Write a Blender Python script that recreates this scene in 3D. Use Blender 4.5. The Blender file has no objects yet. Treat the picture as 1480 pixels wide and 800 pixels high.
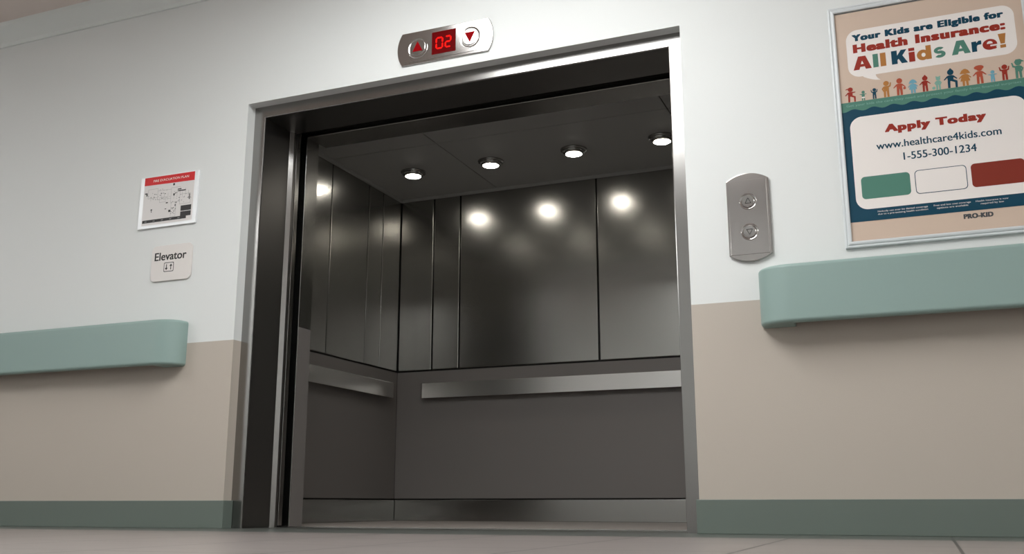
import bpy, bmesh, math, random
from mathutils import Matrix, Vector
random.seed(7)
C = bpy.context.scene.collection

# ------------------------------------------------------------------ measured layout (metres)
W, H = 2.2825, 2.15            # opening in the corridor wall
D1 = 0.0605                    # depth of the painted reveal in front of the metal frame
FW = 0.068                     # width of the frame face
ZTONE = 0.9054                 # where the two wall paints meet
ZB = 0.1296                    # baseboard height
CEIL = 2.93
XL, XR, YF, YB = -0.319, 2.70, 0.515, 2.245   # car interior
CZ = 2.31

# ------------------------------------------------------------------ materials
def lin(c):
    return tuple(((v/255)/12.92 if v/255 <= .04045 else ((v/255+.055)/1.055)**2.4) for v in c) + (1,)

def mat(name, rgb, rough=.5, metal=0., bump=0., bscale=400., spec=.5, emit=None, estr=0., aniso=0., coat=0.):
    m = bpy.data.materials.new(name); m.use_nodes = True
    nt = m.node_tree; b = nt.nodes['Principled BSDF']
    b.inputs['Base Color'].default_value = lin(rgb)
    b.inputs['Roughness'].default_value = rough
    b.inputs['Metallic'].default_value = metal
    b.inputs['Specular IOR Level'].default_value = spec
    b.inputs['Anisotropic'].default_value = aniso
    b.inputs['Coat Weight'].default_value = coat
    if emit:
        b.inputs['Emission Color'].default_value = lin(emit); b.inputs['Emission Strength'].default_value = estr
    if bump:
        tc = nt.nodes.new('ShaderNodeTexCoord'); n = nt.nodes.new('ShaderNodeTexNoise')
        n.inputs['Scale'].default_value = bscale; n.inputs['Detail'].default_value = 3
        bp = nt.nodes.new('ShaderNodeBump'); bp.inputs['Strength'].default_value = bump; bp.inputs['Distance'].default_value = .001
        nt.links.new(tc.outputs['Object'], n.inputs['Vector'])
        nt.links.new(n.outputs['Fac'], bp.inputs['Height']); nt.links.new(bp.outputs['Normal'], b.inputs['Normal'])
    return m

def wall_mat():
    m = mat('two_tone_wall_paint', (225, 226, 224), .55, bump=.25, bscale=260)
    nt = m.node_tree; b = nt.nodes['Principled BSDF']
    g = nt.nodes.new('ShaderNodeNewGeometry'); s = nt.nodes.new('ShaderNodeSeparateXYZ')
    gt = nt.nodes.new('ShaderNodeMath'); gt.operation = 'GREATER_THAN'; gt.inputs[1].default_value = ZTONE
    mx = nt.nodes.new('ShaderNodeMix'); mx.data_type = 'RGBA'
    mx.inputs[6].default_value = lin((185, 175, 164)); mx.inputs[7].default_value = lin((222, 224, 223))
    nt.links.new(g.outputs['Position'], s.inputs[0]); nt.links.new(s.outputs['Z'], gt.inputs[0])
    nt.links.new(gt.outputs[0], mx.inputs[0]); nt.links.new(mx.outputs[2], b.inputs['Base Color'])
    return m

def floor_mat():
    m = mat('vinyl_floor_tiles', (168, 155, 153), .32, bump=.05, bscale=60)
    nt = m.node_tree; b = nt.nodes['Principled BSDF']; L = nt.links.new
    g = nt.nodes.new('ShaderNodeNewGeometry'); s = nt.nodes.new('ShaderNodeSeparateXYZ'); L(g.outputs['Position'], s.inputs[0])
    def M(op, a, bb=None):
        n = nt.nodes.new('ShaderNodeMath'); n.operation = op
        for i, v in enumerate((a, bb)):
            if v is None: continue
            if isinstance(v, (int, float)): n.inputs[i].default_value = v
            else: L(v, n.inputs[i])
        return n.outputs[0]
    def grout(axis, off, pitch, w):
        v = M('ADD', s.outputs[axis], 100*pitch - off)
        f = M('FRACT', M('DIVIDE', v, pitch))
        return M('LESS_THAN', f, w/pitch)
    gx = grout('X', 2.662, .508, .009); gy = grout('Y', -.425, .508, .006)
    gr = M('MAXIMUM', gx, gy)
    # long faint streaks in the vinyl
    mp = nt.nodes.new('ShaderNodeMapping'); mp.inputs['Scale'].default_value = (1.2, 14, 1)
    n = nt.nodes.new('ShaderNodeTexNoise'); n.inputs['Scale'].default_value = 3; n.inputs['Detail'].default_value = 5
    L(g.outputs['Position'], mp.inputs[0]); L(mp.outputs[0], n.inputs['Vector'])
    cr = nt.nodes.new('ShaderNodeValToRGB'); cr.color_ramp.elements[0].position = .35; cr.color_ramp.elements[1].position = .65
    cr.color_ramp.elements[0].color = lin((126, 118, 115)); cr.color_ramp.elements[1].color = lin((137, 129, 126))
    L(n.outputs['Fac'], cr.inputs[0])
    mx = nt.nodes.new('ShaderNodeMix'); mx.data_type = 'RGBA'; mx.inputs[7].default_value = lin((60, 58, 58))
    border = M('GREATER_THAN', s.outputs['Y'], -.42)
    m2 = nt.nodes.new('ShaderNodeMix'); m2.data_type = 'RGBA'; m2.inputs[7].default_value = lin((84, 88, 84))
    L(border, m2.inputs[0]); L(cr.outputs[0], m2.inputs[6])
    L(gr, mx.inputs[0]); L(m2.outputs[2], mx.inputs[6]); L(mx.outputs[2], b.inputs['Base Color'])
    return m

M_wall = wall_mat(); M_floor = floor_mat()
M_white = mat('white_paint', (222, 224, 223), .55, bump=.2)
M_cove = mat('cove_paint', (222, 226, 224), .5)
M_ceil = mat('ceiling_paint', (226, 213, 206), .7, bump=.3)
M_base = mat('green_baseboard_vinyl', (102, 112, 105), .45)
M_teal = mat('teal_handrail_vinyl', (141, 163, 158), .42, bump=.06, bscale=500)
M_alu = mat('aluminium_retainer', (150, 150, 148), .4, 1)
M_frame = mat('door_frame_stainless', (150, 148, 146), .2, 1, bump=.03, bscale=900)
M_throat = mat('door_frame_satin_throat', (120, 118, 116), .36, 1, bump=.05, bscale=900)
M_dark = mat('shaft_black', (14, 14, 14), .6)
M_carst = mat('car_wall_stainless', (164, 163, 160), .22, 1, bump=.10, bscale=700)
M_cardado = mat('car_dado_laminate', (120, 115, 112), .55, .3, bump=.10, bscale=500)
M_carceil = mat('car_ceiling_panel', (160, 160, 158), .6, .0, bump=.05)
M_carfloor = mat('car_floor_vinyl', (150, 142, 136), .45)
M_rail = mat('car_handrail_stainless', (205, 203, 200), .27, 1)
M_sill = mat('sill_metal', (120, 122, 118), .4, 1)
M_ring = mat('downlight_chrome', (170, 168, 166), .2, 1)
M_lens = mat('downlight_lens', (255, 250, 240), .4, emit=(255, 248, 234), estr=40)
M_lens2 = mat('dimmed_downlight_lens', (255, 250, 240), .4, emit=(255, 248, 234), estr=11)
M_diff = mat('ceiling_light_diffuser', (255, 255, 255), .4, emit=(252, 254, 253), estr=10.8)
M_diff2 = mat('far_ceiling_light_diffuser', (255, 255, 255), .4, emit=(252, 254, 253), estr=10)
M_plate = mat('polished_plate_steel', (186, 182, 180), .16, 1)
M_btn = mat('button_steel', (190, 187, 185), .14, 1)
M_groove = mat('groove_dark', (50, 48, 47), .5, .5)
M_redbg = mat('indicator_window', (60, 0, 2), .55, spec=.05, emit=(120, 0, 2), estr=.45)
M_redon = mat('indicator_segments', (150, 10, 8), .6, spec=.05, emit=(255, 22, 14), estr=1.1)
M_redtri = mat('indicator_arrow_red', (110, 2, 8), .6, spec=.05, emit=(170, 0, 8), estr=.3)
M_pframe = mat('poster_frame_white', (212, 216, 218), .35)
def ink(n, c): return mat(n, c, .45, spec=.3)
I_tan = ink('ink_tan', (206, 184, 167)); I_pale = ink('ink_pale', (236, 229, 225)); I_navy = ink('ink_navy', (0, 62, 84))
I_red = ink('ink_red', (150, 44, 30)); I_green = ink('ink_green', (80, 128, 113)); I_gold = ink('ink_gold', (176, 118, 60))
I_brick = ink('ink_brick', (174, 78, 54)); I_blue = ink('ink_blue', (110, 164, 182)); I_brown = ink('ink_rust', (130, 46, 32))
I_grey = ink('ink_grey', (72, 74, 78)); I_seafoam = ink('ink_seafoam', (128, 172, 158))
I_black = ink('ink_black', (42, 40, 40)); I_signred = ink('ink_sign_red', (205, 26, 30)); I_line = ink('ink_line', (150, 147, 147))
I_sheet = ink('sheet_paper', (220, 216, 214)); M_board = mat('clear_board', (232, 234, 236), .25)
M_sign = mat('sign_plate', (219, 213, 209), .4)

# ------------------------------------------------------------------ mesh helpers
def box(bm, x0, x1, y0, y1, z0, z1, mi=0, bev=0, seg=2):
    vs = [bm.verts.new((x, y, z)) for x in (x0, x1) for y in (y0, y1) for z in (z0, z1)]
    fs = []
    for q in ((0,1,3,2),(4,6,7,5),(0,4,5,1),(2,3,7,6),(0,2,6,4),(1,5,7,3)):
        f = bm.faces.new([vs[i] for i in q]); f.material_index = mi; fs.append(f)
    if bev:
        es = {e for f in fs for e in f.edges}
        bmesh.ops.bevel(bm, geom=list(es), offset=bev, segments=seg, affect='EDGES', profile=.5)

def prism(bm, pts, axis, a, b, mi=0, bev=0, seg=3, caps_only=False, keep=None):
    """polygon in the two other axes extruded along axis from a to b"""
    def mk(p, t):
        return {'x': (t, p[0], p[1]), 'y': (p[0], t, p[1]), 'z': (p[0], p[1], t)}[axis]
    A = [bm.verts.new(mk(p, a)) for p in pts]; B = [bm.verts.new(mk(p, b)) for p in pts]
    n = len(pts); fs = [bm.faces.new(A), bm.faces.new(B[::-1])]
    for i in range(n):
        fs.append(bm.faces.new([A[i], B[i], B[(i+1) % n], A[(i+1) % n]]))
    for f in fs: f.material_index = mi
    bmesh.ops.recalc_face_normals(bm, faces=fs)
    if bev:
        es = {e for f in fs[:2] for e in f.edges} if caps_only else {e for f in fs for e in f.edges}
        if keep: es = {e for e in es if not keep(e)}
        bmesh.ops.bevel(bm, geom=list(es), offset=bev, segments=seg, affect='EDGES', profile=.5)

def lathe(bm, prof, n=48, mi=0, c=(0, 0, 0), axis='z', cap0=False, cap1=False):
    rings = []
    for r, h in prof:
        ring = []
        for i in range(n):
            t = 2*math.pi*i/n; u, v = r*math.cos(t), r*math.sin(t)
            p = (u, v, h) if axis == 'z' else (u, -h, v)
            ring.append(bm.verts.new((c[0]+p[0], c[1]+p[1], c[2]+p[2])))
        rings.append(ring)
    fs = []
    for a, b in zip(rings, rings[1:]):
        for i in range(n): fs.append(bm.faces.new([a[i], a[(i+1) % n], b[(i+1) % n], b[i]]))
    if cap0: fs.append(bm.faces.new(rings[0][::-1]))
    if cap1: fs.append(bm.faces.new(rings[-1]))
    for f in fs: f.material_index = mi; f.smooth = len(f.verts) == 4
    return fs

_lift = [0]
def flat(bm, pts, y, mi):
    """thin layer on a sheet facing -y; pts = (x, z)"""
    y -= _lift[0]; _lift[0] = (_lift[0]+.00001) % .0001
    vs = [bm.verts.new((x, y, z)) for x, z in pts]
    f = bm.faces.new(vs); f.material_index = mi
    f.normal_update()
    if f.normal.y > 0: f.normal_flip()

def rrect(x0, x1, z0, z1, r, n=8):
    out = []
    for cx, cz, a0 in ((x1-r, z1-r, 0), (x0+r, z1-r, 90), (x0+r, z0+r, 180), (x1-r, z0+r, 270)):
        for i in range(n+1):
            a = math.radians(a0+90*i/n); out.append((cx+r*math.cos(a), cz+r*math.sin(a)))
    return out

def circ(cx, cz, r, n=20, sx=1): return [(cx+sx*r*math.cos(2*math.pi*i/n), cz+r*math.sin(2*math.pi*i/n)) for i in range(n)]

def seg_quad(bm, x0, z0, x1, z1, w, y, mi, w2=None):
    w2 = w if w2 is None else w2
    d = Vector((x1-x0, z1-z0)); L = d.length; d /= L; p = Vector((-d.y, d.x))
    flat(bm, [(x0+p.x*w/2, z0+p.y*w/2), (x0-p.x*w/2, z0-p.y*w/2), (x1-p.x*w2/2, z1-p.y*w2/2), (x1+p.x*w2/2, z1+p.y*w2/2)], y, mi)

_cap = {}
def raw_text(s, bold, space=1.0):
    cu = bpy.data.curves.new('t', 'FONT'); cu.body = s; cu.size = 1; cu.offset = bold; cu.resolution_u = 4
    cu.space_character = space
    o = bpy.data.objects.new('t', cu); C.objects.link(o)
    bpy.context.view_layer.update()
    me = bpy.data.meshes.new_from_object(o, depsgraph=bpy.context.evaluated_depsgraph_get())
    vs = [v.co.copy() for v in me.vertices]; fs = [tuple(p.vertices) for p in me.polygons]
    bpy.data.objects.remove(o); bpy.data.curves.remove(cu); bpy.data.meshes.remove(me)
    return vs, fs
def text(bm, s, x0, x1, z0, cap, y, mi, bold=0., space=1.0, heavy=0.):
    if bold not in _cap:
        v, _ = raw_text('H', bold); _cap[bold] = (min(a.y for a in v), max(a.y for a in v))
    lo, hi = _cap[bold]; k = cap/(hi-lo)
    vs, fs = raw_text(s, bold, space)
    a, b = min(v.x for v in vs), max(v.x for v in vs); kx = (x1-x0)/(b-a)
    # heavy lettering: the glyphs are widened by overprinting them side by side
    hx, hz = heavy*cap, heavy*cap*.35
    if heavy: x0 += hx; x1 -= hx; kx = (x1-x0)/(b-a); k = (cap-2*hz)/(hi-lo); z0 += hz
    steps = [(0, 0)] if not heavy else [(i/3*hx, j*hz) for i in (-3, -1.5, 0, 1.5, 3) for j in (-1, 1)]
    for q_, (dx, dz) in enumerate(steps):
        nv = [bm.verts.new((x0+(v.x-a)*kx+dx, y-q_*.00002, z0+(v.y-lo)*k+dz)) for v in vs]
        for f in fs:
            try: g = bm.faces.new([nv[i] for i in f])
            except ValueError: continue
            g.material_index = mi; g.normal_update()
            if g.normal.y > 0: g.normal_flip()

def obj(name, bm, mats, parent=None, smooth=False, local=False, label=None):
    me = bpy.data.meshes.new(name); bm.normal_update(); bm.to_mesh(me); bm.free()
    for m in (mats if isinstance(mats, (list, tuple)) else [mats]): me.materials.append(m)
    if smooth:
        for p in me.polygons: p.use_smooth = True
    if any(p.use_smooth for p in me.polygons): me.set_sharp_from_angle(angle=math.radians(20))
    o = bpy.data.objects.new(name, me); C.objects.link(o)
    if parent is not None:
        o.parent = parent
        if not local:
            r = parent
            t = Vector((0, 0, 0))
            while r is not None: t += r.location; r = r.parent
            o.location = -t
    if label: o['label'] = label
    return o
def nb(): return bmesh.new()
def B(name, mats, parent, *boxes, bev=0, label=None, seg=2):
    bm = nb()
    for b in boxes: box(bm, *b, bev=bev, seg=seg)
    return obj(name, bm, mats, parent, label=label)
def thing(name, label, cat, loc, group=None):
    o = bpy.data.objects.new(name, None); C.objects.link(o); o.location = loc
    o['label'] = label; o['category'] = cat; o.empty_display_size = .1
    if group: o['group'] = group
    return o
def struct(name, bm, mats, label=None):
    o = obj(name, bm, mats); o['kind'] = 'structure'
    if label: o['label'] = label
    return o

# ------------------------------------------------------------------ the corridor shell
X0, X1, Y0 = -7.0, 9.0, -4.7
bm = nb(); T = .32
box(bm, X0, 0, 0, T, 0, CEIL); box(bm, W, X1, 0, T, 0, CEIL); box(bm, 0, W, 0, T, H, CEIL)
struct('wall_front', bm, M_wall, 'white corridor wall with beige lower part around the elevator opening')
bm = nb(); box(bm, X0, X1, Y0-.1, Y0, 0, CEIL); struct('wall_back', bm, M_white)
bm = nb(); box(bm, X0-.1, X0, Y0, T, 0, CEIL); struct('wall_left', bm, M_wall)
bm = nb(); box(bm, X1, X1+.1, Y0, T, 0, CEIL); struct('wall_right', bm, M_wall)
bm = nb(); box(bm, X0-.1, X1+.1, Y0-.1, D1, -.1, 0); struct('floor', bm, M_floor, 'mauve grey vinyl tile floor with darker border strip')
bm = nb(); box(bm, X0-.1, X1+.1, Y0-.1, T, CEIL, CEIL+.1); struct('ceiling', bm, M_ceil)
# cove trim under the ceiling (profile in y, z)
bm = nb(); prism(bm, [(0, 2.81), (-.012, 2.81), (-.016, 2.832), (-.05, 2.872), (-.082, 2.905), (-.086, 2.93), (0, 2.93)], 'x', X0, X1)
struct('trim_1', bm, M_cove, 'pale cove trim where the front wall meets the ceiling')
t = .0112
bm = nb(); box(bm, X0, t, -t, 0, 0, ZB, bev=.002); box(bm, 0, t, -.001, D1-.001, 0, ZB, bev=.002)
struct('baseboard_left', bm, M_base, 'dark green baseboard left of the elevator')
bm = nb(); box(bm, W-t, X1, -t, 0, 0, ZB, bev=.002); box(bm, W-t, W, -.001, D1-.001, 0, ZB, bev=.002)
struct('baseboard_right', bm, M_base, 'dark green baseboard right of the elevator')
bm = nb(); box(bm, X0, X1, Y0, Y0+t, 0, ZB); struct('baseboard_back', bm, M_base)

# ------------------------------------------------------------------ door frame in the opening
fr = thing('elevator_door_frame', 'brushed stainless steel frame lining the elevator opening', 'door frame', (W/2, .2, 0))
s = .018
KM = .0635/.068                # the frame corners are mitred
def jamb(sgn, xw):
    # plan profile, from the wall side; x measured inwards from the wall edge
    pr = [(0, D1), (FW-.005, D1), (FW-.0015, D1+.0015), (FW, D1+.005), (FW, .28), (FW+s, .28+s), (FW+s, .318), (0, .318)]
    pts = [(xw+sgn*a, b) for a, b in pr]
    bm = nb(); tops = [H-min(a, FW)*KM for a, b in pr]
    A = [bm.verts.new((x, y, 0)) for x, y in pts]; Bt = [bm.verts.new((x, y, z)) for (x, y), z in zip(pts, tops)]
    n = len(pts); bm.faces.new(A)
    for i in range(n): bm.faces.new([A[i], A[(i+1) % n], Bt[(i+1) % n], Bt[i]])
    bmesh.ops.recalc_face_normals(bm, faces=bm.faces[:])
    bm.normal_update()
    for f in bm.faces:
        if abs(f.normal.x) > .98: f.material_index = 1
    return bm
obj('jamb', jamb(1, 0), [M_frame, M_throat], fr); obj('jamb', jamb(-1, W), [M_frame, M_throat], fr)
FZ = H-.0635
bm = nb(); hp = [(0, D1), (FW-.005, D1), (FW-.0015, D1+.0015), (FW, D1+.005), (FW, .319), (0, .319)]
A = [bm.verts.new((a, y, H-a*KM)) for a, y in hp]; Bt = [bm.verts.new((W-a, y, H-a*KM)) for a, y in hp]
for i in range(len(hp)): bm.faces.new([A[i], A[(i+1) % 6], Bt[(i+1) % 6], Bt[i]])
bm.faces.new(A[::-1]); bm.faces.new(Bt)
bmesh.ops.recalc_face_normals(bm, faces=bm.faces[:])
bm.normal_update()
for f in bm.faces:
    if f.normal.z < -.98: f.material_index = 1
obj('header', bm, [M_frame, M_throat], fr)
# pocket above the doors
bm = nb(); box(bm, -1.2, 3.5, .33, .40, 2.40, 2.41); box(bm, -1.2, 3.5, .3299, .3301, H+.0, 2.40)
struct('trim_2', bm, M_dark, 'black gap above the elevator doors')
# the shaft the car stands in
SX0, SX1, SY = -1.5, 3.9, 2.6
bm = nb(); box(bm, SX0-.1, SX1+.1, SY, SY+.1, -.1, CEIL); struct('wall_shaft_back', bm, M_dark)
bm = nb(); box(bm, SX0-.1, SX0, T, SY, -.1, CEIL); struct('wall_shaft_left', bm, M_dark)
bm = nb(); box(bm, SX1, SX1+.1, T, SY, -.1, CEIL); struct('wall_shaft_right', bm, M_dark)
bm = nb(); box(bm, SX0-.1, SX1+.1, T, SY+.1, CEIL, CEIL+.1); struct('ceiling_shaft', bm, M_dark)
# landing sill
sl = thing('landing_sill', 'narrow dark metal sill on the floor across the elevator opening', 'door sill', (W/2, .2, 0))
bm = nb(); box(bm, -.9, W+.9, D1, .30, -.1, .0); obj('sill_plate', bm, M_sill, sl)
bm = nb(); box(bm, -.9, W+.9, .30, .375, -.1, -.012); obj('track', bm, M_dark, sl)
bm = nb(); box(bm, -.9, W+.9, .375, .392, -.1, .002); obj('edge_strip', bm, M_rail, sl)

# retracted door leaves
for nm, a, b, lb in (('elevator_door', -.98, FW+s, 'steel door leaf slid open into the pocket behind the left jamb'),
                     ('elevator_door', W-FW-s, W+.98, 'steel door leaf slid open into the pocket behind the right jamb')):
    d = thing(nm, lb, 'elevator door', ((a+b)/2, .345, 0))
    bm = nb(); box(bm, a, b, .3265, .3615, .006, 2.12, bev=.003, seg=3); obj('door_panel', bm, M_frame, d)
    g = b-.06 if a < 0 else a+.06
    B('door_guide', M_rail, d, (g-.03, g+.03, .338, .35, -.012, .006), bev=.001)
    e0, e1 = (b-.004, b+.004) if a < 0 else (a-.004, a+.004)

# ------------------------------------------------------------------ the car
car = thing('elevator_car', 'open elevator car lined with dark brushed steel wall panels', 'elevator car', ((XL+XR)/2, 1.4, 0))
def shell():
    bm = nb()
    box(bm, XL-.06, XL-.014, YF-.1, YB+.06, 0, 2.42); box(bm, XR+.014, XR+.06, YF-.1, YB+.06, 0, 2.42)
    box(bm, XL-.014, XR+.014, YB+.014, YB+.06, 0, 2.42); box(bm, XL-.014, XR+.014, .40, YB+.014, 2.40, 2.42)
    return bm
obj('shell', shell(), M_dark, car)
g = .0045; ZU0, ZU1 = 1.034, CZ-.004
bx = [XL, -.047, .165, 1.19, 2.215, 2.427, XR]
for a, b in zip(bx, bx[1:]):
    B('wall_panel', M_carst, car, (a+g, b-g, YB-.002, YB+.013, ZU0, ZU1), bev=.005, seg=3)
by = [YF+.0, .84, 1.31, 1.78, 1.98, YB-.002]
for xa, xb in ((XL-.013, XL), (XR, XR+.013)):
    for a, b in zip(by, by[1:]):
        B('wall_panel', M_carst, car, (xa, xb, a+g, b-g, ZU0, ZU1), bev=.004)
B('dado_panel', M_cardado, car, (XL, XR, YB, YB+.013, .148, 1.024), bev=.001)
B('dado_panel', M_cardado, car, (XL-.013, XL, YF, YB-.003, .148, 1.024), bev=.001)
B('dado_panel', M_cardado, car, (XR, XR+.013, YF, YB-.003, .148, 1.024), bev=.001)
B('kick_plate', M_carst, car, (XL+.004, XR-.004, YB-.008, YB+.013, 0, .1395), bev=.0025)
B('kick_plate', M_carst, car, (XL-.013, XL+.006, YF, YB-.012, 0, .1395), bev=.0025)
B('kick_plate', M_carst, car, (XR-.006, XR+.013, YF, YB-.012, 0, .1395), bev=.0025)
B('car_floor', M_carfloor, car, (XL, XR, .40, YB+.01, -.1, 0))
B('car_sill', M_rail, car, (XL, XR, .396, .40, -.1, .003))
# front returns and header of the car
JX = .100
B('front_return', [M_carst], car, (XL-.02, JX, .40, YF, 0, 2.40), bev=.002, label='left steel return post beside the car opening')
B('return_dado', M_cardado, car, (JX-.002, JX+.0012, .4035, YF-.0005, .002, 1.028), label='lower grey cladding on the inner side of the return post')
B('return_dado', M_cardado, car, (W-JX-.0012, W-JX+.002, .4035, YF-.0005, .002, 1.028))
B('front_return', M_carst, car, (W-JX, XR+.02, .40, YF, 0, 2.40), bev=.002)
B('car_header', M_carst, car, (JX, W-JX, .3975, .577, 2.09, 2.40), bev=.002, label='steel header above the car opening')
# ceiling panels with fine joints, and the little cove round them
cx = [XL, .455, 1.19, 1.925, XR]; cy = [.577, 1.272, YB]
bm = nb()
for a, b in zip(cx, cx[1:]):
    if a == .455: b = 1.925
    if a == 1.19: continue
    for c, d in zip(cy, cy[1:]): box(bm, a+.003, b-.003, c+.003, d-.003, CZ, CZ+.02, bev=.0015)
obj('ceiling_panel', bm, M_carceil, car)
bm = nb(); m_ = .022
box(bm, XL, XR, YB-m_, YB-.002, CZ-.022, CZ+.001, bev=.004); box(bm, XL, XL+m_, YF, YB-m_, CZ-.022, CZ+.001, bev=.004)
box(bm, XR-m_, XR, YF, YB-m_, CZ-.022, CZ+.001, bev=.004)
obj('ceiling_moulding', bm, M_carceil, car)

# car handrails
def car_rail_bm(L, depth=.03, h=.106):
    """front face towards -y, length along x from 0 to L"""
    c = .016
    bm = nb()
    prism(bm, [(0, depth), (0, c), (c, 0), (L-c, 0), (L, c), (L, depth)], 'z', 0, h, bev=.002, seg=2, caps_only=True)
    return bm
r = thing('handrail', 'flat steel handrail along the back wall of the elevator car', 'handrail', (-.108, YB-.055, .829), 'steel handrails in the elevator car')
obj('rail', car_rail_bm(2.598), M_rail, r, local=True)
for k in (.35, 1.3, 2.25):
    bm = nb(); box(bm, k-.02, k+.02, .028, .055, .03, .076); obj('bracket', bm, M_rail, r, local=True)
r = thing('handrail', 'short flat steel handrail on the left side wall of the car', 'handrail', (XL+.055, .72, .829), 'steel handrails in the elevator car')
r.rotation_euler.z = math.pi/2
obj('rail', car_rail_bm(1.39), M_rail, r, local=True)
for k in (.3, 1.09):
    bm = nb(); box(bm, k-.02, k+.02, .028, .055, .03, .076); obj('bracket', bm, M_rail, r, local=True)

# downlights: one with its parts, then copies
def make_downlight():
    t = thing('recessed_downlight', '', 'ceiling light', (0, 0, CZ), 'round downlights in the car ceiling')
    bm = nb()
    lathe(bm, [(.086, 0), (.086, -.006), (.083, -.010), (.076, -.013), (.071, -.013), (.070, -.016)])
    obj('trim_ring', bm, M_ring, t, local=True)
    bm = nb()
    lathe(bm, [(.070, -.010), (.070, -.018), (.068, -.024), (.061, -.029), (.052, -.031)])
    obj('bezel', bm, M_ring, t, local=True)
    bm = nb(); lathe(bm, [(.0535, -.0300), (.050, -.0325), (.03, -.0338), (.001, -.034)], cap1=True, cap0=True)
    obj('lens', bm, M_lens, t, local=True)
    return t
dl = make_downlight()
order = ['first from the left, nearest the rear left corner', 'second from the left', 'third from the left', 'fourth from the left, cut by the right jamb']
lens2 = next(c for c in dl.children if c.name.startswith('lens')).data.copy(); lens2.materials[0] = M_lens2
first = True
for row, yy in (('rear', 1.700), ('front', .84)):
    for k, xx in enumerate((.066, .640, 1.216, 1.788)):
        if first: t_ = dl; first = False
        else:
            t_ = dl.copy(); C.objects.link(t_)
            for ch in list(dl.children):
                c = ch.copy(); C.objects.link(c); c.parent = t_
        t_.location = (xx, yy, CZ)
        if row == 'front':
            for ch in t_.children:
                if ch.name.startswith('lens'):
                    ch.data = lens2
        t_['label'] = ('lit chrome downlight in the car ceiling, %s' % order[k]) if row == 'rear' else \
            'dimmer lit downlight of the hidden front row above the car door, %s' % ['leftmost', 'second from left', 'third from left', 'rightmost'][k]
        t_['group'] = 'round downlights in the car ceiling' if row == 'rear' else 'front row of car downlights'

# ------------------------------------------------------------------ corridor wall rails
def wall_rail(xa, xb, cap_at, label):
    """cap_at = 'L' or 'R': which end is in view; xa, xb full extent"""
    z0, z1, yf = .788, 1.0175, -.115
    t = thing('wall_handrail', label, 'handrail', ((xa+xb)/2, 0, z0), 'teal bumper handrails along the corridor wall')
    cl = .13
    def cap(xe, sg):
        pts = [(xe, 0)]
        n = 12
        for i in range(n+1):
            a = math.pi/2*i/n
            pts.append((xe+sg*cl*.94*(1-math.cos(a)), -.018+(yf+.018)*math.sin(a)))
        pts += [(xe+sg*cl, yf), (xe+sg*cl, 0)]
        bm = nb(); prism(bm, pts, 'z', z0, z1, bev=.015, seg=6, caps_only=True,
                          keep=lambda e: all(abs(v.co.x-(xe+sg*cl)) < 1e-6 for v in e.verts) or all(v.co.y > -1e-6 for v in e.verts))
        o = obj('end_cap', bm, M_teal, t)
        for p in o.data.polygons: p.use_smooth = True
        o.data.set_sharp_from_angle(angle=math.radians(40))
        wn = o.modifiers.new('even_shading', 'WEIGHTED_NORMAL'); wn.keep_sharp = True; wn.weight = 100
    a, b = xa, xb
    if cap_at == 'L': a = xa+cl
    else: b = xb-cl
    cap(xa if cap_at == 'L' else xb, 1 if cap_at == 'L' else -1)
    e = .015; arc = lambda cz, a0: [(yf+e-e*math.cos(math.radians(a)), cz+e*math.sin(math.radians(a))) for a in range(a0, a0+91, 15)]
    prof = [(yf+.03, z0+.006), (yf+.03, z0), ] + arc(z0+e, -90) + arc(z1-e, 0) + [(-.03, z1), (-.03, z1-.006), (yf+.006, z1-.008), (yf+.006, z0+.006)]
    bm = nb(); prism(bm, prof, 'x', a, b)
    obj('rail_cover', bm, M_teal, t)
    bm = nb(); box(bm, a, b, yf+.006, 0, z0+.035, z1-.03)
    obj('retainer', bm, M_alu, t)
wall_rail(-6.0, -.2865, 'R', 'teal bumper handrail on the wall left of the elevator')
wall_rail(2.562, 8.2, 'L', 'teal bumper handrail on the wall right of the elevator, below the poster')

# ------------------------------------------------------------------ floor indicator above the door
def plate_pts(x0, x1, z0, z1, bulge, vertical, n=14):
    out = []
    if vertical:   # arcs top and bottom
        hw = (x1-x0)/2; R = (hw*hw+bulge*bulge)/(2*bulge); A = math.asin(hw/R); cxm = (x0+x1)/2
        for i in range(n+1):
            a = A-2*A*i/n; out.append((cxm+R*math.sin(a), z1-R+bulge+R*math.cos(a)-0))
        for i in range(n+1):
            a = -A+2*A*i/n; out.append((cxm+R*math.sin(a), z0+R-bulge-R*math.cos(a)))
        return out
    hh = (z1-z0)/2; R = (hh*hh+bulge*bulge)/(2*bulge); A = math.asin(hh/R); czm = (z0+z1)/2
    for i in range(n+1):
        a = -A+2*A*i/n; out.append((x1-R+bulge+R*math.cos(a), czm+R*math.sin(a)))
    for i in range(n+1):
        a = A-2*A*i/n; out.append((x0+R-bulge-R*math.cos(a), czm+R*math.sin(a)))
    return out

def ringed(bm, x, z, y, r, mi):
    lathe(bm, [(r, 0), (r, .003), (r*.93, .0055), (r*.84, .0055), (r*.78, .002), (r*.76, .0)], c=(x, y, z), axis='y', mi=mi)

ind = thing('floor_indicator', 'steel floor indicator with red 02 display mounted above the elevator opening', 'display', (1.144, 0, 2.28))
YP = -.010
bm = nb(); prism(bm, plate_pts(.911, 1.372, 2.196, 2.3665, .026, False), 'y', 0, YP, bev=.0025, seg=3, caps_only=True)
obj('back_plate', bm, M_plate, ind)
bm = nb(); prism(bm, [(.925, 2.208), (1.358, 2.208), (1.358, 2.3625), (.925, 2.3625)], 'y', YP, YP-.002, bev=.001, seg=2, caps_only=True)
obj('face_plate', bm, M_plate, ind)
YQ = YP-.002
bm = nb(); box(bm, 1.076, 1.2035, YQ-.001, YQ, 2.2265, 2.3425); 
scr = obj('display_window', bm, M_redbg, ind)
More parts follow.
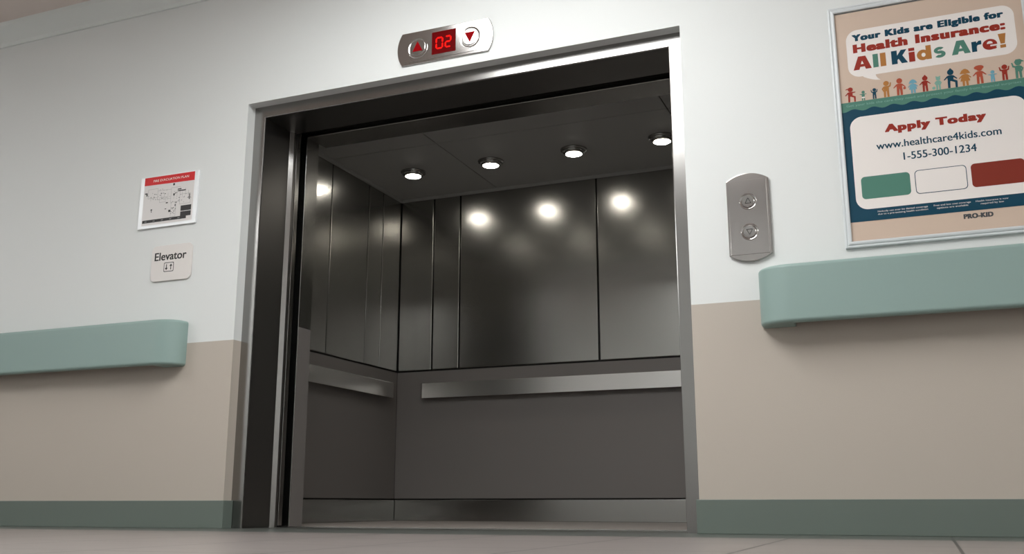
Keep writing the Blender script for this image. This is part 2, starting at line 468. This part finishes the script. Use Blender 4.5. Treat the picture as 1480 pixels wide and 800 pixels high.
# seven-segment 0 and 2
def seven(bm, x, z, w, h, segs, y, mi, th=.008):
    P = {'a': (x, z+h, x+w, z+h), 'g': (x, z+h/2, x+w, z+h/2), 'd': (x, z, x+w, z), 'f': (x, z+h/2, x, z+h), 'b': (x+w, z+h/2, x+w, z+h), 'e': (x, z, x, z+h/2), 'c': (x+w, z, x+w, z+h/2)}
    for s_ in segs:
        a, b, c, d = P[s_]
        L = math.hypot(c-a, d-b); ux, uz = (c-a)/L, (d-b)/L; px, pz = -uz*th/2, ux*th/2; e = th*.45; g_ = .0012
        a += ux*g_; b += uz*g_; c -= ux*g_; d -= uz*g_
        flat(bm, [(a, b), (a+ux*e+px, b+uz*e+pz), (c-ux*e+px, d-uz*e+pz), (c, d), (c-ux*e-px, d-uz*e-pz), (a+ux*e-px, b+uz*e-pz)], y, mi)
bm = nb(); seven(bm, 1.1005, 2.254, .033, .055, 'abcdef', YQ-.0014, 0); seven(bm, 1.1495, 2.254, .028, .055, 'abged', YQ-.0014, 0)
d = obj('digits', bm, M_redon, ind, label='glowing red digits 02')
for x, z, up, nm in ((.999, 2.2775, True, 'up'), (1.279, 2.281, False, 'down')):
    bm = nb(); lathe(bm, [(.055, 0), (.0545, .0012), (.053, .0018), (.050, .0016), (.044, -.0002), (.041, .0002), (.040, .0022), (.0385, .003)], c=(x, YQ, z), axis='y', cap1=True)
    o = obj('arrow_bezel', bm, M_btn, ind)
    k = 1 if up else -1
    bm = nb(); prism(bm, [(x-.027, z-.016*k-.006*k+.004), (x+.027, z-.016*k-.006*k+.004), (x, z+.030*k+.004)], 'y', YQ-.003, YQ-.0042)
    o2 = obj('arrow', bm, M_redtri, o, label='red triangle pointing %s' % nm)

# ------------------------------------------------------------------ call station
cs = thing('call_panel', 'steel elevator call panel with two round buttons, right of the opening', 'call panel', (2.535, 0, 1.25))
bm = nb(); prism(bm, plate_pts(2.450, 2.6215, 1.0905, 1.406, .0285, True), 'y', 0, YP-.004, bev=.003, seg=3, caps_only=True)
obj('back_plate', bm, M_plate, cs)
bm = nb(); prism(bm, [(2.458, 1.0915), (2.6115, 1.0915), (2.6115, 1.405), (2.458, 1.405)], 'y', YP-.004, YP-.0065, bev=.001, seg=2, caps_only=True)
obj('face_plate', bm, M_plate, cs)
YR = YP-.0065
for z, up in ((1.3125, True), (1.1845, False)):
    x = 2.5368
    bm = nb(); lathe(bm, [(.0355, 0), (.035, .0022), (.0335, .003), (.029, .0008), (.027, .0004), (.0262, 0)], c=(x, YR, z), axis='y')
    rg = obj('button_ring', bm, M_btn, cs)
    bm = nb(); lathe(bm, [(.0255, 0), (.0255, .004), (.0235, .0055), (.012, .0052)], c=(x, YR, z), axis='y', cap1=True)
    bt = obj('button', bm, M_btn, cs, label='round steel %s button' % ('upper' if up else 'lower'))
    k = 1 if up else -1; a_ = [(x-.012, z-.009*k), (x+.012, z-.009*k), (x, z+.013*k)]
    bm = nb()
    for i in range(3):
        p, q_ = a_[i], a_[(i+1) % 3]; seg_quad(bm, *p, *q_, .0022, YR-.0058, 0)
    obj('engraved_arrow', bm, M_groove, bt)

# ------------------------------------------------------------------ evacuation plan
ev = thing('evacuation_plan', 'red and white fire evacuation plan on a white board left of the opening', 'sign', (-.47, 0, 1.68))
bm = nb(); box(bm, -.667, -.283, -.012, 0, 1.536, 1.824, bev=.002); obj('board', bm, M_board, ev)
bm = nb(); y = -.0125
flat(bm, [(-.640, 1.553), (-.306, 1.553), (-.306, 1.817), (-.640, 1.817)], y, 0)
flat(bm, [(-.640, 1.776), (-.306, 1.770), (-.306, 1.8185), (-.640, 1.8205)], y-.0003, 1)
text(bm, 'FIRE EVACUATION PLAN', -.580, -.345, 1.7905, .0125, y-.0006, 2, .0)
flat(bm, [(-.636, 1.566), (-.345, 1.566), (-.345, 1.582), (-.636, 1.582)], y-.0003, 3)
flat(bm, [(-.3845, 1.5795), (-.3155, 1.5795), (-.3155, 1.606), (-.3845, 1.606)], y-.0004, 3)
flat(bm, [(-.3845, 1.609), (-.3155, 1.609), (-.3155, 1.6385), (-.3845, 1.6385)], y-.0004, 3)
for i in range(5): flat(bm, [(-.62+.055*i, 1.572), (-.606+.055*i, 1.572), (-.606+.055*i, 1.575), (-.62+.055*i, 1.575)], y-.0006, 4)
def rline(x0, z0, x1, z1, w=.0013, mi=4): seg_quad(bm, x0, z0, x1, z1, w, y-.0004, mi)
def room(x0, x1, z0, z1):
    rline(x0, z0, x1, z0); rline(x0, z1, x1, z1); rline(x0, z0, x0, z1); rline(x1, z0, x1, z1)
room(-.61, -.545, 1.702, 1.752); room(-.545, -.455, 1.688, 1.738); room(-.455, -.395, 1.665, 1.745); room(-.395, -.325, 1.648, 1.702); room(-.45, -.418, 1.585, 1.665); room(-.53, -.49, 1.672, 1.70)
for x in (-.59, -.57, -.52, -.5, -.475, -.435, -.415, -.38, -.36, -.34): rline(x, 1.70+random.uniform(-.02, .0), x, 1.70+random.uniform(.01, .035))
for i in range(70):
    u = random.random()
    if u < .4: px, pz = random.uniform(-.61, -.42), random.uniform(1.69, 1.745)
    elif u < .75: px, pz = random.uniform(-.42, -.325), random.uniform(1.655, 1.70)
    else: px, pz = random.uniform(-.455, -.42), random.uniform(1.59, 1.67)
    w_ = random.uniform(.003, .009); h_ = random.uniform(.002, .005)
    flat(bm, [(px, pz), (px+w_, pz), (px+w_, pz+h_), (px, pz+h_)], y-.0005, random.choice((4, 4, 3)))
for px, pz, w_, h_ in ((-.633, 1.728, .018, .006), (-.622, 1.716, .008, .012), (-.446, 1.757, .012, .012), (-.335, 1.668, .006, .03), (-.486, 1.662, .014, .006), (-.49, 1.63, .01, .004), (-.585, 1.632, .010, .008), (-.582, 1.622, .005, .008), (-.425, 1.640, .006, .012), (-.465, 1.612, .014, .012), (-.412, 1.729, .024, .006), (-.410, 1.720, .052, .006), (-.44, 1.70, .01, .012)):
    flat(bm, [(px, pz), (px+w_, pz), (px+w_, pz+h_), (px, pz+h_)], y-.0006, 3)
obj('plan_sheet', bm, [I_sheet, I_signred, I_pale, I_black, I_line], ev)

# ------------------------------------------------------------------ "Elevator" sign
es = thing('elevator_sign', 'small beige rounded sign reading Elevator with two arrows, below the evacuation plan', 'sign', (-.425, 0, 1.335))
bm = nb(); prism(bm, rrect(-.553, -.291, 1.2405, 1.4325, .028), 'y', 0, -.010, bev=.002, seg=2, caps_only=True); obj('sign_plate', bm, M_sign, es)
bm = nb(); y = -.0104
text(bm, 'Elevator', -.532, -.324, 1.3515, .043, y, 0, .006, 1.0, .03)
for rr in ((rrect(-.467, -.402, 1.288, 1.338, .006), 0), (rrect(-.4635, -.4055, 1.2915, 1.3345, .005), 1)): flat(bm, rr[0], y-.0003*rr[1], rr[1])
for sx, k in ((-.449, -1), (-.420, 1)):
    zc = 1.313
    seg_quad(bm, sx, zc-.015*k, sx, zc+.011*k, .005, y-.0006, 0)
    flat(bm, [(sx-.009, zc+.005*k), (sx-.004, zc+.003*k), (sx, zc+.009*k), (sx+.004, zc+.003*k), (sx+.009, zc+.005*k), (sx, zc+.017*k)], y-.0006, 0)
obj('lettering', bm, [I_black, M_sign], es)

# ------------------------------------------------------------------ poster
po = thing('framed_poster', 'large framed health insurance poster with row of child figures above the right handrail', 'poster', (3.26, 0, 1.08))
px0, px1, pz0, pz1 = 2.898, 3.628, 1.078, 2.094
ix0, ix1, iz0, iz1 = 2.9235, 3.603, 1.108, 2.062
bm = nb()
def fbar(pts): prism(bm, pts, 'y', 0, -.018)
o_ = [(px0, pz0), (px1, pz0), (px1, pz1), (px0, pz1)]; i_ = [(ix0, iz0), (ix1, iz0), (ix1, iz1), (ix0, iz1)]
def ring_profile(bm, levels):
    # levels: list of (inset, y); mitred picture-frame moulding
    rings = [[bm.verts.new((x0, y_, z0)) for x0, z0 in ((px0+n_, pz0+n_), (px1-n_, pz0+n_), (px1-n_, pz1-n_), (px0+n_, pz1-n_))] for n_, y_ in levels]
    for a, b in zip(rings, rings[1:]):
        for i in range(4):
            f = bm.faces.new([a[i], a[(i+1) % 4], b[(i+1) % 4], b[i]])
            f.normal_update()
ring_profile(bm, [(0, 0), (0, -.012), (.002, -.014), (.006, -.015), (.010, -.0125), (.014, -.0165), (.020, -.018), (.024, -.017), (.0255, -.015), (.0255, -.006)])
bmesh.ops.recalc_face_normals(bm, faces=bm.faces[:])
obj('frame', bm, M_pframe, po)
bm = nb(); Y = -.008
INK = [I_tan, I_pale, I_navy, I_red, I_green, I_gold, I_brick, I_blue, I_brown, I_grey, I_seafoam]
TAN, PALE, NAVY, RED, GREEN, GOLD, BRICK, BLUE, BROWN, GREY, SEA = range(11)
y1, y2, y3, y4 = Y-.0004, Y-.0008, Y-.0012, Y-.0016
flat(bm, [(ix0-.002, iz0-.002), (ix1+.002, iz0-.002), (ix1+.002, iz1+.002), (ix0-.002, iz1+.002)], Y, TAN)
flat(bm, [(ix0, 1.181), (ix1, 1.181), (ix1, 1.6775), (ix0, 1.6775)], y1, GREEN)
n = 90; wave = [(ix0+(ix1-ix0)*i/n, 1.6415+.005*math.cos(2*math.pi*((ix0+(ix1-ix0)*i/n)-2.969)/.0735)) for i in range(n+1)]
flat(bm, [(ix0, 1.181), (ix1, 1.181)] + wave[::-1], y2, NAVY)
flat(bm, rrect(2.950, 3.577, 1.2285, 1.611, .045, 12), y3, PALE)
# speech bubble
flat(bm, rrect(2.961, 3.573, 1.781, 1.984, .045, 12), y1, PALE)
tail = [(3.012, 1.784), (3.018, 1.7765), (3.030, 1.770), (3.045, 1.763), (3.060, 1.758), (3.079, 1.7555), (3.070, 1.763), (3.064, 1.773), (3.062, 1.784)]
flat(bm, tail, y1+.00005, PALE)
text(bm, 'Your Kids are Eligible for', 2.984, 3.537, 1.9355, .0285, y2, NAVY, .012, 1.16, .105)
text(bm, 'Health Insurance:', 2.985, 3.539, 1.8845, .037, y2, RED, .012, 1.16, .11)
def glyph(ch, a, b, z0, h, c, y, bg):
    """heavy geometric capitals and lower-case letters of the headline, a..b wide on baseline z0"""
    w = b-a; X = lambda u: a+u*w; Z = lambda v: z0+v*h
    P = lambda pts, col, dy: flat(bm, [(X(u), Z(v)) for u, v in pts], y-dy, col)
    E = lambda cu, cv, ru, rv, a0=0, a1=360, n=28: [(cu+ru*math.cos(math.radians(a0+(a1-a0)*i/n)), cv+rv*math.sin(math.radians(a0+(a1-a0)*i/n))) for i in range(n)]
    if ch == 'A':
        P([(0, 0), (.30, 1), (.70, 1), (1, 0), (.68, 0), (.62, .2), (.38, .2), (.32, 0)], c, 0); P([(.42, .40), (.58, .40), (.50, .66)], bg, .0002)
    if ch == 'l': P([(0, 0), (1, 0), (1, 1), (0, 1)], c, 0)
    if ch == 'i': P([(0, 0), (1, 0), (1, .72), (0, .72)], c, 0); P([(0, .79), (1, .79), (1, 1.02), (0, 1.02)], c, 0)
    if ch == 'K': P([(0, 0), (.36, 0), (.36, .28), (.44, .36), (.62, 0), (1, 0), (.69, .58), (.98, 1), (.62, 1), (.36, .62), (.36, 1), (0, 1)], c, 0)
    if ch == 'd':
        P(E(.42, .37, .42, .39), c, 0); P([(.64, 0), (1, 0), (1, 1.02), (.64, 1.02)], c, .0001); P(E(.46, .37, .14, .15), bg, .0002)
    if ch == 'r': P([(0, 0), (.50, 0), (.50, .34), (.60, .46), (.98, .48), (1, .76), (.72, .76), (.50, .62), (.50, .74), (0, .74)], c, 0)
    if ch == 'e':
        P(E(.5, .37, .5, .39), c, 0); P([(.30, .42)]+E(.5, .44, .20, .17, 180, 0, 12)+[(.70, .42)], bg, .0002); P([(.52, .22), (1.0, .22), (1.02, .33), (.52, .33)], bg, .0002)
        P([(.52, .25), (.96, .10), (.90, .02), (.5, -.02), (.5, .22)], c, .0001)
    if ch == 's':
        top = E(.52, .53, .46, .235, -20, 200, 20); bot = E(.48, .235, .47, .255, 160, 380, 20)
        def arc(cu, cv, ro, so, ri, si, a0, a1, n=18):
            o = [(cu+ro*math.cos(math.radians(a0+(a1-a0)*i/n)), cv+so*math.sin(math.radians(a0+(a1-a0)*i/n))) for i in range(n+1)]
            q = [(cu+ri*math.cos(math.radians(a0+(a1-a0)*i/n)), cv+si*math.sin(math.radians(a0+(a1-a0)*i/n))) for i in range(n+1)]
            for k in range(n): P([o[k], o[k+1], q[k+1], q[k]], c, 0)
        arc(.50, .52, .47, .25, .14, .05, 38, 280); arc(.50, .235, .49, .26, .14, .05, -142, 100)
    if ch == '!': P([(0, 1.02), (1, 1.02), (.78, .30), (.24, .30)], c, 0); P([(.16, 0), (.88, 0), (.88, .22), (.16, .22)], c, 0)
for ch, a, b, c in (('A', 2.981, 3.0505, RED), ('l', 3.0565, 3.0765, GREEN), ('l', 3.084, 3.105, GOLD), ('K', 3.126, 3.185, NAVY), ('i', 3.190, 3.212, RED), ('d', 3.219, 3.272, GOLD),
                    ('s', 3.280, 3.323, GREEN), ('A', 3.344, 3.411, GREEN), ('r', 3.416, 3.451, NAVY), ('e', 3.454, 3.505, RED), ('!', 3.510, 3.537, GOLD)):
    glyph(ch, a, b, 1.8105, .057, c, y2, PALE)
text(bm, 'Get your kids the care they need and protect your family from financial surprises', 2.943, 3.570, 1.6585, .0095, y2-.0001, SEA, .0)
text(bm, 'Apply Today', 3.077, 3.4385, 1.5325, .032, y4, RED, .012, 1.16, .11)
text(bm, 'www.healthcare4kids.com', 3.041, 3.484, 1.4655, .029, y4, NAVY, .0, 1.0, .022)
text(bm, '1-555-300-1234', 3.136, 3.394, 1.411, .030, y4, NAVY, .0, 1.0, .022)
flat(bm, rrect(2.974, 3.152, 1.2695, 1.3605, .015), y4, GREEN)
flat(bm, rrect(3.169, 3.351, 1.2675, 1.3625, .015), y4, NAVY); flat(bm, rrect(3.1715, 3.3485, 1.270, 1.360, .0135), y4-.0003, PALE)
flat(bm, rrect(3.366, 3.548, 1.2695, 1.3625, .015), y4, BROWN)
for rows, a, b, c in ((('Nobody can ever be denied coverage', 'due to a pre-existing health condition'), 3.026, 3.205, 0),
                      (('Free and low cost coverage', 'options are available'), 3.226, 3.354, .010), (('Health insurance is now', 'required by law'), 3.371, 3.481, .016)):
    text(bm, rows[0], a, b, 1.2125, .0062, y3, PALE, .0); text(bm, rows[1], a+c, b-c, 1.2015, .0062, y3, PALE, .0)
text(bm, 'PRO-KID', 3.324, 3.4255, 1.1515, .0185, y1, GREY, .01, 1.08, .09)
# row of children
def kid(x, h, c, la, ra, hair=None, skirt=False, kick=False, baby=False):
    z = 1.679; y_ = y2; hr = h*.155; hz = z+h-hr; sh = z+h*.66; lw = h*.11
    flat(bm, circ(x+h*.02, hz, hr), y_, c)
    bw = h*.15
    body = [(x-bw, sh-h*.02), (x-bw*.6, sh+h*.02), (x+bw*.6, sh+h*.02), (x+bw, sh-h*.02), (x+bw*.9, z+h*.36), (x-bw*.9, z+h*.36)]
    if skirt: body = body[:4] + [(x+bw*1.7, z+h*.27), (x-bw*1.7, z+h*.27)]
    flat(bm, body, y_, c)
    if baby:
        flat(bm, [(x-h*.16, z+h*.22), (x+h*.16, z+h*.22), (x+h*.14, z+h*.36), (x-h*.14, z+h*.36)], y_-.0001, PALE if c == GREEN else c)
    seg_quad(bm, x-bw*.55, z+h*.38, x-bw*.65, z-.0008, lw*1.15, y_, c, lw)
    if kick:
        seg_quad(bm, x+bw*.5, z+h*.40, x+bw*1.9, z+h*.30, lw*1.1, y_, c, lw); seg_quad(bm, x+bw*1.75, z+h*.33, x+bw*1.7, z+h*.06, lw, y_, c, lw*.9)
        flat(bm, circ(x+bw*1.7, z+h*.03, h*.055), y_, c)
    else: seg_quad(bm, x+bw*.55, z+h*.38, x+bw*.65, z-.0008, lw*1.15, y_, c, lw)
    for sg, pose in ((-1, la), (1, ra)):
        sx, sz = x+sg*bw*.8, sh-h*.03
        if pose == 'd': seg_quad(bm, sx, sz, sx+sg*h*.19, sz-h*.18, h*.085, y_, c, h*.05)
        if pose == 'h': seg_quad(bm, sx, sz, sx+sg*h*.10, sz-h*.14, h*.08, y_, c); seg_quad(bm, sx+sg*h*.09, sz-h*.11, sx+sg*h*.01, sz-h*.28, h*.07, y_, c)
        if pose == 'u': seg_quad(bm, sx-sg*h*.02, sz-h*.01, sx+sg*h*.13, sz+h*.04, h*.09, y_, c); seg_quad(bm, sx+sg*h*.10, sz+h*.02, sx+sg*h*.15, sz+h*.24, h*.08, y_, c, h*.06)
        if pose == 's': seg_quad(bm, sx, sz, sx+sg*h*.2, sz+h*.01, h*.08, y_, c, h*.06)
    if hair == 'tail': seg_quad(bm, x, hz+hr*.6, x-h*.27, hz+h*.02, h*.09, y_, c, h*.05)
    if hair == 'pig':
        for sg in (-1, 1): flat(bm, circ(x+sg*hr*1.2, hz-hr*.25, hr*.45, 10), y_, c)
    if hair == 'long': flat(bm, [(x-hr*.9, hz+hr*.6), (x+hr*1.1, hz+hr*.6), (x+hr*1.9, hz-hr*.8), (x-hr*1.7, hz-hr*.8)], y_, c)
    if hair == 'point': flat(bm, [(x-hr*.6, hz+hr*.6), (x+hr*.9, hz+hr*.6), (x+hr*.2, hz+hr*1.5)], y_, c)
    if hair == 'wide': flat(bm, circ(x, hz+hr*.25, hr*.8, 16, 1.9), y_, c)
    if hair == 'ears':
        for sg in (-1, 1): flat(bm, circ(x+sg*hr*.75+h*.02, hz+hr*.9, hr*.36, 10), y_, c)
    if hair == 'hat': flat(bm, [(x-hr*1.1, hz+hr*.1), (x-hr*.5, hz+hr*1.2), (x+hr*.8, hz+hr*1.2), (x+hr*2.1, hz+hr*.2)], y_, c)
kid(2.961, .062, RED, 'd', 's', 'tail', kick=True)
kid(3.009, .040, GREEN, 's', 's', baby=True)
kid(3.051, .044, NAVY, 'u', 'u')
kid(3.096, .067, GOLD, 'h', 'u')
kid(3.145, .070, BRICK, 'd', 'd'); flat(bm, circ(3.1635, 1.705, .0052), y2, BRICK)
kid(3.194, .057, BLUE, 'd', 'd', 'long', skirt=True)
kid(3.238, .064, RED, 'd', 'd', 'point')
kid(3.285, .053, SEA, 'h', 'h', 'ears'); flat(bm, circ(3.268, 1.687, .006), y2, SEA)
kid(3.330, .075, NAVY, 'd', 'd', 'point', kick=True)
kid(3.381, .068, GOLD, 'd', 'd', 'long', skirt=True)
kid(3.432, .074, BRICK, 'd', 'd', 'wide')
kid(3.476, .046, BLUE, 's', 's', baby=True)
kid(3.518, .062, RED, 'u', 'u')
kid(3.565, .073, GREEN, 'u', 'h', 'hat')
obj('print', bm, INK, po)

# ------------------------------------------------------------------ corridor ceiling lights
def ceiling_light(x0, x1, y0, y1, md, label):
    t = thing('ceiling_light', label, 'ceiling light', ((x0+x1)/2, (y0+y1)/2, CEIL), 'ceiling lights of the corridor')
    e = .03
    B('light_frame', M_white, t, (x0-e, x1+e, y0-e, y0, CEIL-.03, CEIL), (x0-e, x1+e, y1, y1+e, CEIL-.03, CEIL),
      (x0-e, x0, y0, y1, CEIL-.03, CEIL), (x1, x1+e, y0, y1, CEIL-.03, CEIL))
    B('diffuser', md, t, (x0, x1, y0, y1, CEIL-.02, CEIL))
ceiling_light(.74, 2.20, -3.2, -.92, M_diff, 'large lit corridor ceiling light in front of the elevator')
ceiling_light(-4.6, -2.9, -4.3, -2.4, M_diff2, 'lit corridor ceiling light far to the left of the elevator')
ceiling_light(6.2, 7.7, -3.7, -1.2, M_diff2, 'added unseen fill light on the corridor ceiling, far to the right of the elevator')  # fill light added out of view to brighten the corridor

# ------------------------------------------------------------------ world, camera, colour
w = bpy.data.worlds.new('World'); bpy.context.scene.world = w; w.use_nodes = True
w.node_tree.nodes['Background'].inputs[0].default_value = (.02, .02, .02, 1)

p, yw, ro = (math.radians(v) for v in (12.956761, 22.365972, -.0196))
F = Vector((-math.sin(yw)*math.cos(p), math.cos(yw)*math.cos(p), math.sin(p)))
R = Vector((math.cos(yw), math.sin(yw), 0)); U = R.cross(F)
R2 = R*math.cos(ro)+U*math.sin(ro); U2 = U*math.cos(ro)-R*math.sin(ro)
cd = bpy.data.cameras.new('camera'); co = bpy.data.objects.new('camera', cd); C.objects.link(co)
cd.sensor_width = 36; cd.lens = 1422.6563/1480*36; cd.clip_start = .02
m = Matrix.Identity(4)
for i in range(3): m[i][0], m[i][1], m[i][2] = R2[i], U2[i], -F[i]
m.translation = Vector((3.10764, -3.93021, .11430)); co.matrix_world = m
bpy.context.scene.camera = co
v = bpy.context.scene.view_settings
v.view_transform = 'Standard'; v.look = 'None'; v.gamma = 1; v.use_curve_mapping = False; v.exposure = 0.0
